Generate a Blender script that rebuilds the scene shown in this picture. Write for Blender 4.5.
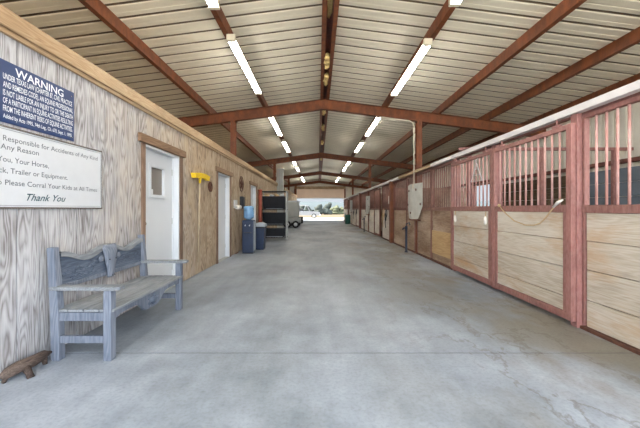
import bpy, bmesh, math, random
from mathutils import Vector, Matrix, noise
random.seed(7)
SC = bpy.context.scene
COL = SC.collection
for o in list(bpy.data.objects): bpy.data.objects.remove(o)

# ---------------------------------------------------------------- camera
CZ = 1.25
cd = bpy.data.cameras.new('camera'); cam = bpy.data.objects.new('camera', cd); COL.objects.link(cam)
cam.location = (0, 0, CZ); cam.rotation_euler = (math.pi/2, 0, 0)
cd.sensor_width = 36; cd.lens = 18.0; cd.sensor_fit = 'HORIZONTAL'
cd.shift_x = 2/640; cd.shift_y = -5/640
cd.clip_end = 2000
SC.camera = cam

# ---------------------------------------------------------------- sky, sun, exposure
SC.view_settings.view_transform = 'Standard'; SC.view_settings.look = 'None'
SC.view_settings.gamma = 1; SC.view_settings.use_curve_mapping = False
SC.view_settings.exposure = 0.72
FRONT_SKY = 0.5      # the side of the sky the far opening looks at
BACK_SKY = 5.2        # sky behind the photographer, raised well above the front to fill the interior
TUBE = 36.0
w = bpy.data.worlds.new('sky'); SC.world = w; w.use_nodes = True
nt = w.node_tree; nt.nodes.clear()
N = nt.nodes.new; L = nt.links.new
out = N('ShaderNodeOutputWorld'); bg = N('ShaderNodeBackground'); tc = N('ShaderNodeTexCoord'); sp = N('ShaderNodeSeparateXYZ')
L(tc.outputs['Generated'], sp.inputs[0])
r1 = N('ShaderNodeMapRange'); r1.inputs['From Min'].default_value = 0.0; r1.inputs['From Max'].default_value = 0.5
L(sp.outputs['Z'], r1.inputs['Value'])
mx = N('ShaderNodeMix'); mx.data_type = 'RGBA'
L(r1.outputs[0], mx.inputs['Factor'])
mx.inputs['A'].default_value = (0.84, 0.91, 1.0, 1); mx.inputs['B'].default_value = (0.82, 0.90, 1.0, 1)
L(mx.outputs['Result'], bg.inputs['Color'])
r2 = N('ShaderNodeMapRange'); r2.interpolation_type = 'SMOOTHSTEP'
r2.inputs['From Min'].default_value = 0.15; r2.inputs['From Max'].default_value = -0.6
r2.inputs['To Min'].default_value = FRONT_SKY; r2.inputs['To Max'].default_value = BACK_SKY
L(sp.outputs['Y'], r2.inputs['Value']); L(r2.outputs[0], bg.inputs['Strength']); L(bg.outputs[0], out.inputs[0])
sd = bpy.data.lights.new('sun', 'SUN'); sun = bpy.data.objects.new('sun', sd); COL.objects.link(sun)
sd.energy = 18.0; sd.angle = 0.02; sd.color = (1, .95, .86)
sun.rotation_euler = (math.radians(-8), math.radians(-38), 0)

# ---------------------------------------------------------------- material helpers
def srgb(r, g, b): 
    f = lambda c: (c/255/12.92) if c/255 <= .04045 else ((c/255+.055)/1.055)**2.4
    return (f(r), f(g), f(b), 1)
class NT:
    def __init__(s, name, rough=.6, metal=0.0, spec=.5):
        s.m = bpy.data.materials.new(name); s.m.use_nodes = True; s.t = s.m.node_tree
        s.b = s.t.nodes['Principled BSDF']; s.b.inputs['Roughness'].default_value = rough
        s.b.inputs['Metallic'].default_value = metal; s.b.inputs['Specular IOR Level'].default_value = spec
        s.pos = s.n('ShaderNodeNewGeometry').outputs['Position']
    def n(s, k): return s.t.nodes.new(k)
    def l(s, a, b): s.t.links.new(a, b)
    def scaled(s, v, vec=None):
        m = s.n('ShaderNodeVectorMath'); m.operation = 'MULTIPLY'; s.l(vec or s.pos, m.inputs[0]); m.inputs[1].default_value = v; return m.outputs[0]
    def noise(s, scale, v=(1,1,1), detail=3, rough=.5, vec=None):
        n = s.n('ShaderNodeTexNoise'); n.inputs['Scale'].default_value = scale; n.inputs['Detail'].default_value = detail
        n.inputs['Roughness'].default_value = rough; s.l(s.scaled(v, vec), n.inputs['Vector']); return n.outputs['Fac']
    def math(s, op, a, b=0.0, c=None):
        m = s.n('ShaderNodeMath'); m.operation = op
        for i, v in enumerate((a, b, c)):
            if v is None: continue
            if isinstance(v, (int, float)): m.inputs[i].default_value = v
            else: s.l(v, m.inputs[i])
        return m.outputs[0]
    def ramp(s, f, stops):
        r = s.n('ShaderNodeValToRGB'); e = r.color_ramp.elements
        while len(e) < len(stops): e.new(.5)
        for q, (p, c) in zip(e, stops): q.position = p; q.color = c
        s.l(f, r.inputs[0]); return r.outputs[0]
    def mix(s, f, a, b, mode='MIX'):
        m = s.n('ShaderNodeMix'); m.data_type = 'RGBA'; m.blend_type = mode
        for k, v in (('Factor', f), ('A', a), ('B', b)):
            if isinstance(v, float): m.inputs[k].default_value = v
            elif isinstance(v, tuple): m.inputs[k].default_value = v
            else: s.l(v, m.inputs[k])
        return m.outputs['Result']
    def color(s, c):
        if isinstance(c, tuple): s.b.inputs['Base Color'].default_value = c
        else: s.l(c, s.b.inputs['Base Color'])
    def bump(s, h, st=.3, dist=.01):
        b = s.n('ShaderNodeBump'); b.inputs['Strength'].default_value = st; b.inputs['Distance'].default_value = dist
        s.l(h, b.inputs['Height']); s.l(b.outputs[0], s.b.inputs['Normal'])
BLK, WHT = (0,0,0,1), (1,1,1,1)

def flat(name, c, rough=.6, metal=0., vary=.12, scale=8, bump=.1):
    t = NT(name, rough, metal)
    n = t.noise(scale, detail=4)
    d = tuple(x*(1-vary) for x in c[:3])+(1,); e = tuple(min(1, x*(1+vary)) for x in c[:3])+(1,)
    t.color(t.ramp(n, [(.3, d), (.7, e)]))
    if bump: t.bump(n, bump, .005)
    return t.m

def wood(name, cols, axis=1, grain=1.0, rough=.8, ring=7.0, fine=.5, stain=None, con=.45):
    """axis: the long direction of the boards. cols: dark, mid, light"""
    t = NT(name, rough, 0, .25)
    v = [1., 1., 1.]; v[axis] = .11
    v = tuple(q*grain for q in v)
    f = t.noise(5, v, 2.5, .45)
    rings = t.math('FRACT', t.math('MULTIPLY', f, ring*2))
    rings = t.math('ABSOLUTE', t.math('SUBTRACT', rings, .5))
    v2 = [1., 1., 1.]; v2[axis] = .04
    fib = t.noise(90, tuple(v2), 3, .6)
    val = t.math('ADD', t.math('ADD', t.math('MULTIPLY', rings, con), .27-con*.25), t.math('MULTIPLY', fib, fine))
    big = t.noise(1.6, tuple(q*.8+.2 for q in v), 3)
    val = t.math('ADD', val, t.math('MULTIPLY', t.math('SUBTRACT', big, .5), 1.1))
    c = t.ramp(val, [(.12, cols[0]), (.48, cols[1]), (.85, cols[2])])
    if stain:
        s1 = t.noise(2.2, (1, .35, 1.3), 6, .65)
        c = t.mix(t.ramp(s1, [(.5, BLK), (.7, WHT)]), c, stain)
    t.color(c); t.bump(val, .5, .004)
    return t.m

def plywood():
    # worn whitewash plus painted-in daylight paleness near the camera, bare tan plywood farther on
    t = NT('weathered_plywood', .85, 0, .2)
    warp = t.noise(3.0, (1, 1, .55), 1, .4)
    sheet = t.n('ShaderNodeSeparateXYZ'); t.l(t.pos, sheet.inputs[0])
    f = t.noise(4.2, (1, 1.5, .20), 2.2, .42)
    ring = t.math('FRACT', t.math('MULTIPLY', t.math('ADD', f, t.math('MULTIPLY', warp, .12)), 17.0))
    ring = t.math('MULTIPLY', t.math('ABSOLUTE', t.math('SUBTRACT', ring, .5)), 2.0)
    fib = t.noise(70, (1, 1, .05), 3, .6)
    patch = t.noise(4.0, (1, 1, .5), 4, .6)
    val = t.math('ADD', t.math('MULTIPLY', ring, .27), t.math('ADD', t.math('MULTIPLY', fib, .45), t.math('MULTIPLY', patch, .6)))
    white = t.ramp(val, [(.42, srgb(118, 114, 113)), (.54, srgb(148, 145, 146)), (.66, srgb(170, 169, 171)), (.85, srgb(188, 188, 190))])
    tan = t.ramp(val, [(.44, srgb(106, 86, 68)), (.56, srgb(144, 124, 102)), (.68, srgb(168, 150, 128)), (.9, srgb(184, 170, 150))])
    m = t.n('ShaderNodeMapRange'); m.inputs['From Min'].default_value = 3.0; m.inputs['From Max'].default_value = 6.2
    t.l(t.math('ADD', sheet.outputs['Y'], t.math('MULTIPLY', t.math('SUBTRACT', patch, .5), 4.0)), m.inputs['Value'])
    t.color(t.mix(m.outputs[0], white, tan)); t.bump(val, .7, .006)
    return t.m

def concrete():
    t = NT('stained_concrete', .55, 0, .45)
    a = t.noise(.55, (1, .6, 1), 5, .55); b = t.noise(3.0, (1, 1, 1), 6, .65); c = t.noise(40, (1, 1, 1), 3, .6)
    brush = t.noise(5.0, (1, .18, 1), 4, .6)
    base = t.ramp(t.math('ADD', t.math('MULTIPLY', a, .55), t.math('ADD', t.math('MULTIPLY', b, .3), t.math('MULTIPLY', brush, .15))),
                  [(.40, srgb(106, 114, 122)), (.5, srgb(136, 144, 153)), (.60, srgb(160, 167, 177))])
    # tan dirt worn in along the stall side
    s = t.n('ShaderNodeSeparateXYZ'); t.l(t.pos, s.inputs[0])
    mr = t.n('ShaderNodeMapRange'); mr.inputs['From Min'].default_value = .3; mr.inputs['From Max'].default_value = 2.4
    t.l(s.outputs['X'], mr.inputs['Value'])
    dirt = t.ramp(t.noise(.9, (1, .55, 1), 6, .62), [(.44, BLK), (.56, WHT)])
    dirt = t.math('MULTIPLY', t.math('MULTIPLY', dirt, mr.outputs[0]), .8)
    col = t.mix(dirt, base, srgb(112, 104, 88))
    edge = t.ramp(t.noise(1.1, (1, .6, 1), 7, .6), [(.485, BLK), (.50, WHT), (.512, BLK)])
    mr2 = t.n('ShaderNodeMapRange'); mr2.inputs['From Min'].default_value = 0.6; mr2.inputs['From Max'].default_value = 1.5
    t.l(s.outputs['X'], mr2.inputs['Value'])
    col = t.mix(t.math('MULTIPLY', t.math('MULTIPLY', edge, mr2.outputs[0]), .55), col, srgb(92, 84, 70))
    crk = t.ramp(c, [(.3, srgb(214, 212, 208)), (.55, WHT)])
    t.color(t.mix(.5, col, crk, 'MULTIPLY'))
    t.l(t.ramp(b, [(.3, (.38,)*3+(1,)), (.7, (.62,)*3+(1,))]), t.b.inputs['Roughness'])
    t.bump(b, .08, .003)
    return t.m

def rusty_paint(name, paint, rust, amt=.5, rough=.6, wear=.3):
    t = NT(name, rough, 0, .35)
    n = t.noise(7, (1, 1, .5), 6, .65); n2 = t.noise(40, (1, 1, .4), 3)
    c = t.ramp(n, [(.5-amt*.25, rust), (.5+(1-amt)*.3, paint)])
    c = t.mix(t.math('MULTIPLY', n2, wear), c, srgb(196, 160, 150))
    t.color(c); t.bump(n, .2, .003); return t.m

def panel_steel():
    t = NT('roof_sheet_metal', .5, .0, .4)
    n = t.noise(.8, (1, 1, 1), 3); n2 = t.noise(12, (1, 1, 1), 3)
    t.color(t.ramp(t.math('ADD', t.math('MULTIPLY', n, .7), t.math('MULTIPLY', n2, .3)), [(.35, srgb(220, 213, 194)), (.65, srgb(230, 224, 206))]))
    return t.m

def emit(name, c, s):
    t = NT(name); t.color(c); t.b.inputs['Emission Color'].default_value = c; t.b.inputs['Emission Strength'].default_value = s; return t.m

M = {}
M['ply'] = plywood(); M['concrete'] = concrete(); M['roof'] = panel_steel()
M['siding'] = flat('beige_siding', srgb(212, 206, 192), .6, vary=.06, scale=3, bump=0)
M['rust'] = rusty_paint('red_oxide_steel', srgb(134, 74, 38), srgb(98, 54, 30), .4, wear=.05)
M['rustdark'] = rusty_paint('dark_red_steel', srgb(116, 60, 46), srgb(84, 46, 38), .5, wear=.1)
M['pink'] = rusty_paint('faded_red_paint', srgb(146, 90, 86), srgb(114, 62, 58), .45, wear=.5)
M['red'] = rusty_paint('stall_red_paint', srgb(124, 66, 60), srgb(96, 50, 44), .5, wear=.5)
M['dusk'] = rusty_paint('worn_red_door_steel', srgb(144, 88, 82), srgb(112, 62, 56), .45, wear=.5)
M['midbrown'] = rusty_paint('brown_red_stall_frame', srgb(132, 88, 74), srgb(98, 62, 50), .5, wear=.3)
M['barpink'] = rusty_paint('bar_faded_pink', srgb(204, 168, 162), srgb(166, 118, 110), .35)
M['barbrown'] = rusty_paint('bar_rust_brown', srgb(138, 96, 84), srgb(100, 64, 54), .5)
M['beam'] = wood('tan_beam_wood', [srgb(116, 92, 68), srgb(156, 130, 100), srgb(184, 162, 132)], 1, 1.6, con=.4, fine=.6)
M['pale'] = wood('pale_stall_boards', [srgb(128, 114, 100), srgb(178, 167, 151), srgb(206, 199, 187)], 1, 1.3, con=.28, fine=.62, stain=srgb(176, 146, 114))
M['brown'] = wood('brown_stall_boards', [srgb(104, 82, 66), srgb(150, 128, 108), srgb(184, 164, 144)], 1, 1.2, con=.28, fine=.62, stain=srgb(120, 90, 68))
M['fresh'] = wood('new_plywood_patch', [srgb(150, 120, 84), srgb(184, 154, 112), srgb(200, 174, 134)], 1, 1.0)
M['farpale'] = wood('daylit_far_boards', [srgb(156, 146, 136), srgb(204, 196, 186), srgb(228, 222, 214)], 1, 1.2)  # paler wood colour stands in for daylight from the far opening
M['darkwood'] = wood('dark_stall_lining', [srgb(56, 46, 38), srgb(88, 74, 58), srgb(120, 104, 82)], 1, 1.0)
M['slate'] = flat('slate_blue_lining', srgb(98, 108, 118), .6, vary=.2, scale=2)
M['trimwood'] = wood('brown_door_casing', [srgb(86, 68, 56), srgb(122, 98, 82), srgb(146, 122, 104)], 2, 1.3)
M['headwood'] = wood('brown_header_board', [srgb(92, 70, 54), srgb(128, 102, 80), srgb(150, 126, 104)], 1, 1.3)
M['white'] = flat('white_door_paint', srgb(204, 208, 212), .45, vary=.03, scale=2, bump=0)
M['whiterail'] = flat('white_track_paint', srgb(208, 203, 203), .5, vary=.05, scale=5, bump=0)
M['bluewash'] = wood('blue_grey_weathered_wood', [srgb(74, 80, 92), srgb(100, 107, 120), srgb(130, 136, 147)], 2, 1.6)
M['bluewashY'] = wood('blue_grey_weathered_slats', [srgb(92, 96, 102), srgb(122, 126, 130), srgb(150, 152, 155)], 1, 1.6)
M['carved'] = wood('dark_carved_panel', [srgb(52, 60, 72), srgb(86, 96, 112), srgb(120, 129, 142)], 1, 2.2)
M['bark'] = wood('gnarled_driftwood', [srgb(34, 28, 26), srgb(70, 58, 52), srgb(112, 98, 88)], 1, 4.0)
M['signblue'] = flat('navy_sign_enamel', srgb(34, 56, 98), .35, vary=.08, bump=0)
M['signwhite'] = flat('white_sign_face', srgb(200, 203, 207), .4, vary=.02, bump=0)
M['ink'] = flat('white_lettering', srgb(226, 230, 236), .5, vary=.01, bump=0)
M['grey_ink'] = flat('grey_lettering', srgb(96, 102, 108), .5, vary=.01, bump=0)
M['teal_ink'] = flat('dark_teal_lettering', srgb(44, 78, 88), .5, vary=.01, bump=0)
M['steel'] = flat('dull_galvanised_steel', srgb(158, 160, 156), .5, .3, vary=.15, scale=6)
M['shield'] = flat('pale_galvanised_sheet', srgb(186, 186, 180), .55, .0, vary=.12, scale=5)
M['chrome'] = flat('bright_metal', srgb(190, 190, 190), .25, .9, vary=.05)
M['black'] = flat('black_plastic', srgb(26, 28, 34), .5, vary=.2)
M['navy'] = flat('navy_plastic', srgb(28, 44, 72), .4, vary=.12)
M['yellow'] = flat('yellow_bristles', srgb(226, 190, 36), .8, vary=.15, scale=60, bump=.6)
M['handle'] = wood('light_handle_wood', [srgb(150, 134, 112), srgb(172, 156, 132), srgb(190, 176, 154)], 2, 1.5)
M['rusty'] = flat('rusty_iron', srgb(92, 58, 44), .8, .2, vary=.3, scale=30)
M['redpost'] = flat('orange_red_paint', srgb(140, 66, 48), .6, vary=.12)
M['grey'] = flat('pale_grey_metal', srgb(172, 174, 168), .5, vary=.08, scale=3)
M['lid'] = flat('pale_grey_plastic', srgb(160, 168, 176), .5, vary=.06)
M['foam'] = flat('yellow_spray_foam', srgb(224, 196, 132), .9, vary=.2, scale=25, bump=.8)
M['fixture'] = flat('white_fixture_enamel', srgb(214, 206, 186), .5, vary=.04, bump=0)
M['tube'] = emit('lit_fluorescent_tube', (1, .965, .90, 1), TUBE)
M['rope'] = flat('tan_rope', srgb(186, 160, 122), .9, vary=.15, scale=80, bump=.5)
M['cream'] = flat('cream_door_slats', srgb(232, 208, 186), .6, vary=.04, scale=2, bump=0)
M['field'] = flat('dry_grass', srgb(78, 65, 45), .95, vary=.15, scale=.3, bump=0)
M['apron'] = flat('sunlit_gravel', srgb(226, 220, 208), .9, vary=.06, scale=.8, bump=0)
M['leaf'] = flat('dusty_green_leaves', srgb(40, 46, 40), .9, vary=.3, scale=1.2, bump=.5)
M['leaf2'] = flat('olive_leaves', srgb(62, 66, 46), .9, vary=.25, scale=1.2, bump=.5)
M['hill'] = flat('hazy_hill', srgb(48, 58, 62), .95, vary=.15, scale=.05, bump=0)
M['tyre'] = flat('tyre_rubber', srgb(34, 34, 36), .8, vary=.1)
M['green'] = flat('green_plastic', srgb(40, 100, 84), .5, vary=.1)
M['truck'] = flat('white_vehicle_paint', srgb(96, 98, 102), .3, vary=.02, bump=0)
M['cloth'] = flat('white_cloth', srgb(220, 216, 208), .9, vary=.05)
M['hydrant'] = flat('blue_black_cast_iron', srgb(46, 54, 72), .5, .2, vary=.15)
M['joint'] = flat('dark_joint_sealant', srgb(60, 58, 55), .9, vary=.1, bump=0)
def glass(name, tint, rough=.05, trans=1.0):
    t = NT(name, rough); t.color(tint); t.b.inputs['Transmission Weight'].default_value = trans; t.b.inputs['IOR'].default_value = 1.3; return t.m
M['glass'] = glass('window_glass', (.5, .46, .42, 1), .05, .6)
M['bottle'] = glass('blue_bottle_plastic', (.38, .66, .95, 1), .15, .55)

# ---------------------------------------------------------------- mesh helpers (world coordinates)
class MB:
    def __init__(s): s.v = []; s.f = []; s.sm = []
    def add(s, vs, fs, smooth=False):
        b = len(s.v); s.v += [tuple(v) for v in vs]; s.f += [tuple(i+b for i in f) for f in fs]; s.sm += [smooth]*len(fs); return s
    def box(s, x0, x1, y0, y1, z0, z1):
        return s.add([(x0,y0,z0),(x1,y0,z0),(x1,y1,z0),(x0,y1,z0),(x0,y0,z1),(x1,y0,z1),(x1,y1,z1),(x0,y1,z1)],
                     [(0,3,2,1),(4,5,6,7),(0,1,5,4),(1,2,6,5),(2,3,7,6),(3,0,4,7)])
    def bar(s, a, b, wd, ht, up=(0,0,1)):
        """a box along a-b, wd wide across, ht high along up"""
        a, b = Vector(a), Vector(b); d = (b-a).normalized(); u = Vector(up); sd_ = d.cross(u).normalized(); u = sd_.cross(d).normalized()
        vs = []
        for p in (a, b):
            for i, j in ((-1,-1),(1,-1),(1,1),(-1,1)): vs.append(p+sd_*(i*wd/2)+u*(j*ht/2))
        return s.add(vs, [(0,1,2,3),(7,6,5,4),(0,4,5,1),(1,5,6,2),(2,6,7,3),(3,7,4,0)])
    def prism(s, poly, axis, a, b):
        """poly: 2D points in the two other axes (cyclic order kept); extruded along axis a..b"""
        n = len(poly); vs = []
        for t in (a, b):
            for p, q in poly:
                vs.append({0:(t,p,q),1:(p,t,q),2:(p,q,t)}[axis])
        fs = [tuple(range(n)), tuple(range(2*n-1, n-1, -1))]+[(i, i+n, (i+1)%n+n, (i+1)%n) for i in range(n)]
        return s.add(vs, fs)
    def tube(s, pts, r, seg=8, smooth=True):
        pts = [Vector(p) for p in pts]; rs = r if isinstance(r, (list, tuple)) else [r]*len(pts); vs = []
        pu = None
        for i, p in enumerate(pts):
            d = (pts[min(i+1, len(pts)-1)]-pts[max(i-1, 0)]).normalized()
            if pu is None: pu = Vector((0,0,1)) if abs(d.z) < .9 else Vector((1,0,0))
            a = d.cross(pu).normalized(); pu = a.cross(d).normalized()
            for k in range(seg):
                t = 2*math.pi*k/seg; vs.append(p+(a*math.cos(t)+pu*math.sin(t))*rs[i])
        fs = []
        for i in range(len(pts)-1):
            for k in range(seg):
                fs.append((i*seg+k, i*seg+(k+1)%seg, (i+1)*seg+(k+1)%seg, (i+1)*seg+k))
        b = len(pts)-1
        s.add(vs, fs, smooth); n0 = len(s.v)-len(vs)
        s.f += [tuple(n0+k for k in range(seg-1, -1, -1)), tuple(n0+b*seg+k for k in range(seg))]; s.sm += [False]*2
        return s
    def lathe(s, c, prof, seg=24, axis=2):
        vs = []; n = len(prof)
        for r, h in prof:
            for k in range(seg):
                t = 2*math.pi*k/seg; p = (r*math.cos(t), r*math.sin(t), h)
                if axis == 0: p = (h, p[0], p[1])
                if axis == 1: p = (p[0], h, p[1])
                vs.append((c[0]+p[0], c[1]+p[1], c[2]+p[2]))
        fs = [(i*seg+k, i*seg+(k+1)%seg, (i+1)*seg+(k+1)%seg, (i+1)*seg+k) for i in range(n-1) for k in range(seg)]
        s.add(vs, fs, True)
        b = len(s.v)-len(vs); s.f += [tuple(b+k for k in range(seg-1,-1,-1)), tuple(b+(n-1)*seg+k for k in range(seg))]; s.sm += [False]*2
        return s
    def blob(s, c, rad, seed=0, amp=.25, freq=2., sub=2):
        bm = bmesh.new(); bmesh.ops.create_icosphere(bm, subdivisions=sub, radius=1)
        off = Vector((seed*3.1, seed*1.7, seed*.9)); vs = []
        for v in bm.verts:
            k = 1+amp*noise.noise(v.co*freq+off)*2
            vs.append((c[0]+v.co.x*rad[0]*k, c[1]+v.co.y*rad[1]*k, c[2]+v.co.z*rad[2]*k))
        fs = [tuple(v.index for v in f.verts) for f in bm.faces]; bm.free()
        return s.add(vs, fs, True)
def obj(name, mb, mat, parent=None, bevel=0, label=None):
    off = Vector(parent_world(parent)) if parent else Vector()
    me = bpy.data.meshes.new(name)
    me.from_pydata([tuple(Vector(v)-off) for v in mb.v], [], mb.f)
    for p, q in zip(me.polygons, mb.sm): p.use_smooth = q
    bm = bmesh.new(); bm.from_mesh(me); bmesh.ops.recalc_face_normals(bm, faces=bm.faces); bm.to_mesh(me); bm.free()
    me.materials.append(M[mat] if isinstance(mat, str) else mat)
    o = bpy.data.objects.new(name, me); COL.objects.link(o)
    if parent: o.parent = parent
    if bevel:
        b = o.modifiers.new('bevel', 'BEVEL'); b.width = bevel; b.segments = 2; b.limit_method = 'ANGLE'
    if label: o['label'] = label
    return o
def parent_world(p):
    v = Vector()
    while p: v += p.location; p = p.parent
    return v
def tag(o, label, cat, group=None, kind=None):
    o['label'] = label; o['category'] = cat
    if group: o['group'] = group
    if kind: o['kind'] = kind
    return o
def thing(name, label, cat, loc, group=None, kind=None):
    o = bpy.data.objects.new(name, None); COL.objects.link(o); o.location = loc; o.empty_display_size = .1
    return tag(o, label, cat, group, kind)
def text(name, s, mat, parent, y0, y1, zc, cap, x, shear=0., bold=0.):
    """lettering on a face looking towards +X, running from y0 (left end) to y1"""
    c = bpy.data.curves.new(name, 'FONT'); c.body = s; c.size = 1; c.shear = shear; c.offset = bold; c.resolution_u = 3
    t = bpy.data.objects.new(name, c); COL.objects.link(t)
    bpy.context.view_layer.update()
    me = bpy.data.meshes.new_from_object(t.evaluated_get(bpy.context.evaluated_depsgraph_get()))
    bpy.data.objects.remove(t)
    xs = [v.co.x for v in me.vertices]; a, b = min(xs), max(xs)
    off = parent_world(parent)
    for v in me.vertices:
        px, py = v.co.x, v.co.y
        v.co = Vector((x, y0+(px-a)/(b-a)*(y1-y0), zc+(py-.35)*cap/.70))-off
    me.name = name; me.materials.clear(); me.materials.append(M[mat])
    o = bpy.data.objects.new(name, me); COL.objects.link(o); o.parent = parent
    return o

# ================================================================ SETTING
XL, XR = -2.31, 2.785          # aisle faces
WL, WR = -6.2, 6.55            # outer walls
Y0, Y1 = -1.4, 35.0
XRID, ZS, PIT = .18, 4.55, .13
def zroof(x): return ZS-PIT*abs(x-XRID)

# floor: slabs with real joints
fl = MB()
js = [Y0, 2.78, 5.83, 8.9, 12, 15, 18, 21, 24, 27, 30, 33, 37.5]
for a, b in zip(js, js[1:]): fl.box(WL, WR, a+.006, b-.006, -.12, 0)
floor = tag(obj('floor', fl, 'concrete'), 'grey concrete aisle floor with brown stains and saw-cut joints', 'floor', kind='structure')
tag(obj('trim_1', MB().box(WL, WR, Y0, 37.5, -.14, -.003), 'joint'), 'dark dirt filled joints across the concrete floor', 'floor joint', kind='structure')
g = MB().box(-400, 400, 37.5, 900, -.3, -.16)
g.box(-400, -6.3, -60, 37.5, -.3, -.16).box(6.7, 400, -60, 37.5, -.3, -.16)
tag(obj('field', g, 'field'), 'dry tan grass field beyond the far barn opening', 'field', kind='structure')
tag(obj('gravel_or_bounce_apron', MB().box(-40, 40, -30, -1.4, -.2, -.04), 'apron'), 'unseen pale gravel behind the photographer, added to bounce sunlight onto the roof', 'gravel yard', kind='structure')  # out of view; pale ground added to bounce sunlight up to the ceiling
tag(obj('gravel_or_bounce_apron', MB().box(-30, 30, 37.5, 47, -.2, -.04), 'apron'), 'pale sunlit gravel yard just outside the far opening', 'gravel yard', kind='structure')

# corrugated sheets: ribs as geometry
def rib_profile(a, b, step=.305):
    pts = []; y = a
    while y < b:
        for dy, h in ((0, 0), (.095, 0), (.102, .006), (.118, .006), (.128, 0), (.208, 0), (.212, .036), (.262, .036), (.268, .010), (.286, 0)):
            if y+dy <= b: pts.append((y+dy, h))
        y += step
    pts.append((b, 0)); return pts
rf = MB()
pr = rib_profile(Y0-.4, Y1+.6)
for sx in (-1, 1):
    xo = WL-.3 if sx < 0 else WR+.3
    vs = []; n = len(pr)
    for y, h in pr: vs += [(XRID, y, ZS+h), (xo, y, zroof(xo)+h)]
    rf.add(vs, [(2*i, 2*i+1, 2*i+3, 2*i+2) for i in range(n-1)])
ceil_ = obj('ceiling', rf, 'roof'); ceil_.data.materials.append(flat('rib_groove_shade', srgb(96, 82, 66), .8, vary=.2, scale=4, bump=0))  # second material paints the shadow line inside each rib groove
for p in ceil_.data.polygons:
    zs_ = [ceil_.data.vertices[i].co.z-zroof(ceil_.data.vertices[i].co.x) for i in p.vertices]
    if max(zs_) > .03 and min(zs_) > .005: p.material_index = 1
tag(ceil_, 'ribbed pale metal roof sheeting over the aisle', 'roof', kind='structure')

def sheet_wall(mb, run, a, b, at, z0, ztop, openings=(), out_=1, step=.305):
    """ribbed sheet standing along Y (run=1) or X (run=0); openings: (u0,u1,z0,z1)"""
    cuts = sorted(set([a, b]+[q for o in openings for q in o[:2]]))
    for u0, u1 in zip(cuts, cuts[1:]):
        mid = (u0+u1)/2; spans = [(z0, None)]
        for o in openings:
            if o[0] <= mid <= o[1]: spans = [(z0, o[2])] if o[2] > z0 else []; spans.append((o[3], None))
        pf = rib_profile(u0, u1, step)
        for za, zb in spans:
            vs = []
            for u, h in pf:
                zt = zb if zb is not None else ztop(u)
                p = (u, at+out_*h) if run == 0 else (at+out_*h, u)
                vs += [(p[0], p[1], za), (p[0], p[1], zt)]
            mb.add(vs, [(2*i, 2*i+1, 2*i+3, 2*i+2) for i in range(len(pf)-1)])
win = (11.9, 13.35, 1.1, 2.2)
mb = MB(); sheet_wall(mb, 1, Y0, Y1, WR, 0, lambda u: zroof(WR), [win])
tag(obj('wall_right', mb, 'siding'), 'beige ribbed outer wall behind the stalls on the right', 'wall', kind='structure')
mb = MB(); sheet_wall(mb, 1, Y0, Y1, WL, 0, lambda u: zroof(WL), [], -1)
tag(obj('wall_outer_left', mb, 'siding'), 'beige ribbed outer wall beyond the left rooms', 'wall', kind='structure')
OX0, OX1, OZ = -2.45, 2.86, 3.5
mb = MB(); sheet_wall(mb, 0, WL, WR, Y1, 0, lambda u: zroof(u), [(OX0, OX1, 0, OZ)])
tag(obj('wall_far', mb, 'siding'), 'beige ribbed gable end wall around the far opening', 'wall', kind='structure')
# window in the outer right wall
w1 = thing('window_1', 'bright opening in the outer wall behind the second stall door', 'window', (WR, win[0], win[2]), kind='structure')
fr = MB(); a, b, c, d = win
fr.box(WR-.06, WR+.06, a-.05, a, c-.05, d+.05).box(WR-.06, WR+.06, b, b+.05, c-.05, d+.05).box(WR-.06, WR+.06, a, b, c-.05, c).box(WR-.06, WR+.06, a, b, d, d+.05)
obj('window_frame', fr, 'rustdark', w1)
# far opening frame, header and part-lowered roll-up door
hd = MB().box(OX0-.15, OX1+.15, Y1-.12, Y1-.02, OZ-.08, OZ+.22)
tag(obj('trim_2', hd, 'beam'), 'light wood header board above the far roll-up door', 'header', kind='structure')
jb = MB().box(OX0-.15, OX0, Y1-.12, Y1-.02, 0, OZ).box(OX1, OX1+.15, Y1-.12, Y1-.02, 0, OZ)
tag(obj('trim_3', jb, 'rust'), 'red steel jambs beside the far opening', 'door jamb', kind='structure')
rd = thing('roll_up_door', 'cream roll-up door half lowered at the far end of the aisle', 'roll-up door', (.2, Y1+.05, 2.42), kind='structure')
sl = MB(); z = 2.46
while z < OZ+.1:
    sl.prism([(Y1+.02, z), (Y1+.05, z+.01), (Y1+.06, z+.05), (Y1+.05, z+.09), (Y1+.02, z+.1)], 0, OX0-.02, OX1+.02); z += .1
obj('door_curtain', sl, 'cream', rd)
obj('bottom_bar', MB().box(OX0-.02, OX1+.02, Y1+.01, Y1+.07, 2.40, 2.46), 'grey', rd)

# left plywood wall of grooved strips, with its door openings
DOORS = [(4.26, 5.33, 2.12), (7.36, 8.36, 2.10), (10.9, 11.9, 2.08)]
def ply_wall(a, b):
    mb = MB(); y = a; step = .2032
    mb2_open = [d for d in DOORS if a < d[0] < b]
    cuts = []
    while y < b: cuts.append((y, min(y+step-.013, b))); y += step
    for s0, s1 in cuts:
        segs = [(s0, s1, 0.)]
        for d0, d1, dz in mb2_open:
            new = []
            for p, q, zz in segs:
                if q <= d0 or p >= d1: new.append((p, q, zz)); continue
                if p < d0: new.append((p, d0, zz))
                if q > d1: new.append((d1, q, zz))
                new.append((max(p, d0), min(q, d1), dz))
            segs = new
        for p, q, zz in segs: mb.box(XL-.022, XL, p, q, .01+zz, 2.56)
    prev = a
    for d0, d1, dz in mb2_open+[(b, b, 0)]:
        mb.box(XL-.10, XL-.020, prev, d0, 0.01, 2.56)
        if d1 > d0: mb.box(XL-.10, XL-.020, d0, d1, dz, 2.56)
        prev = d1
    return mb
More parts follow.
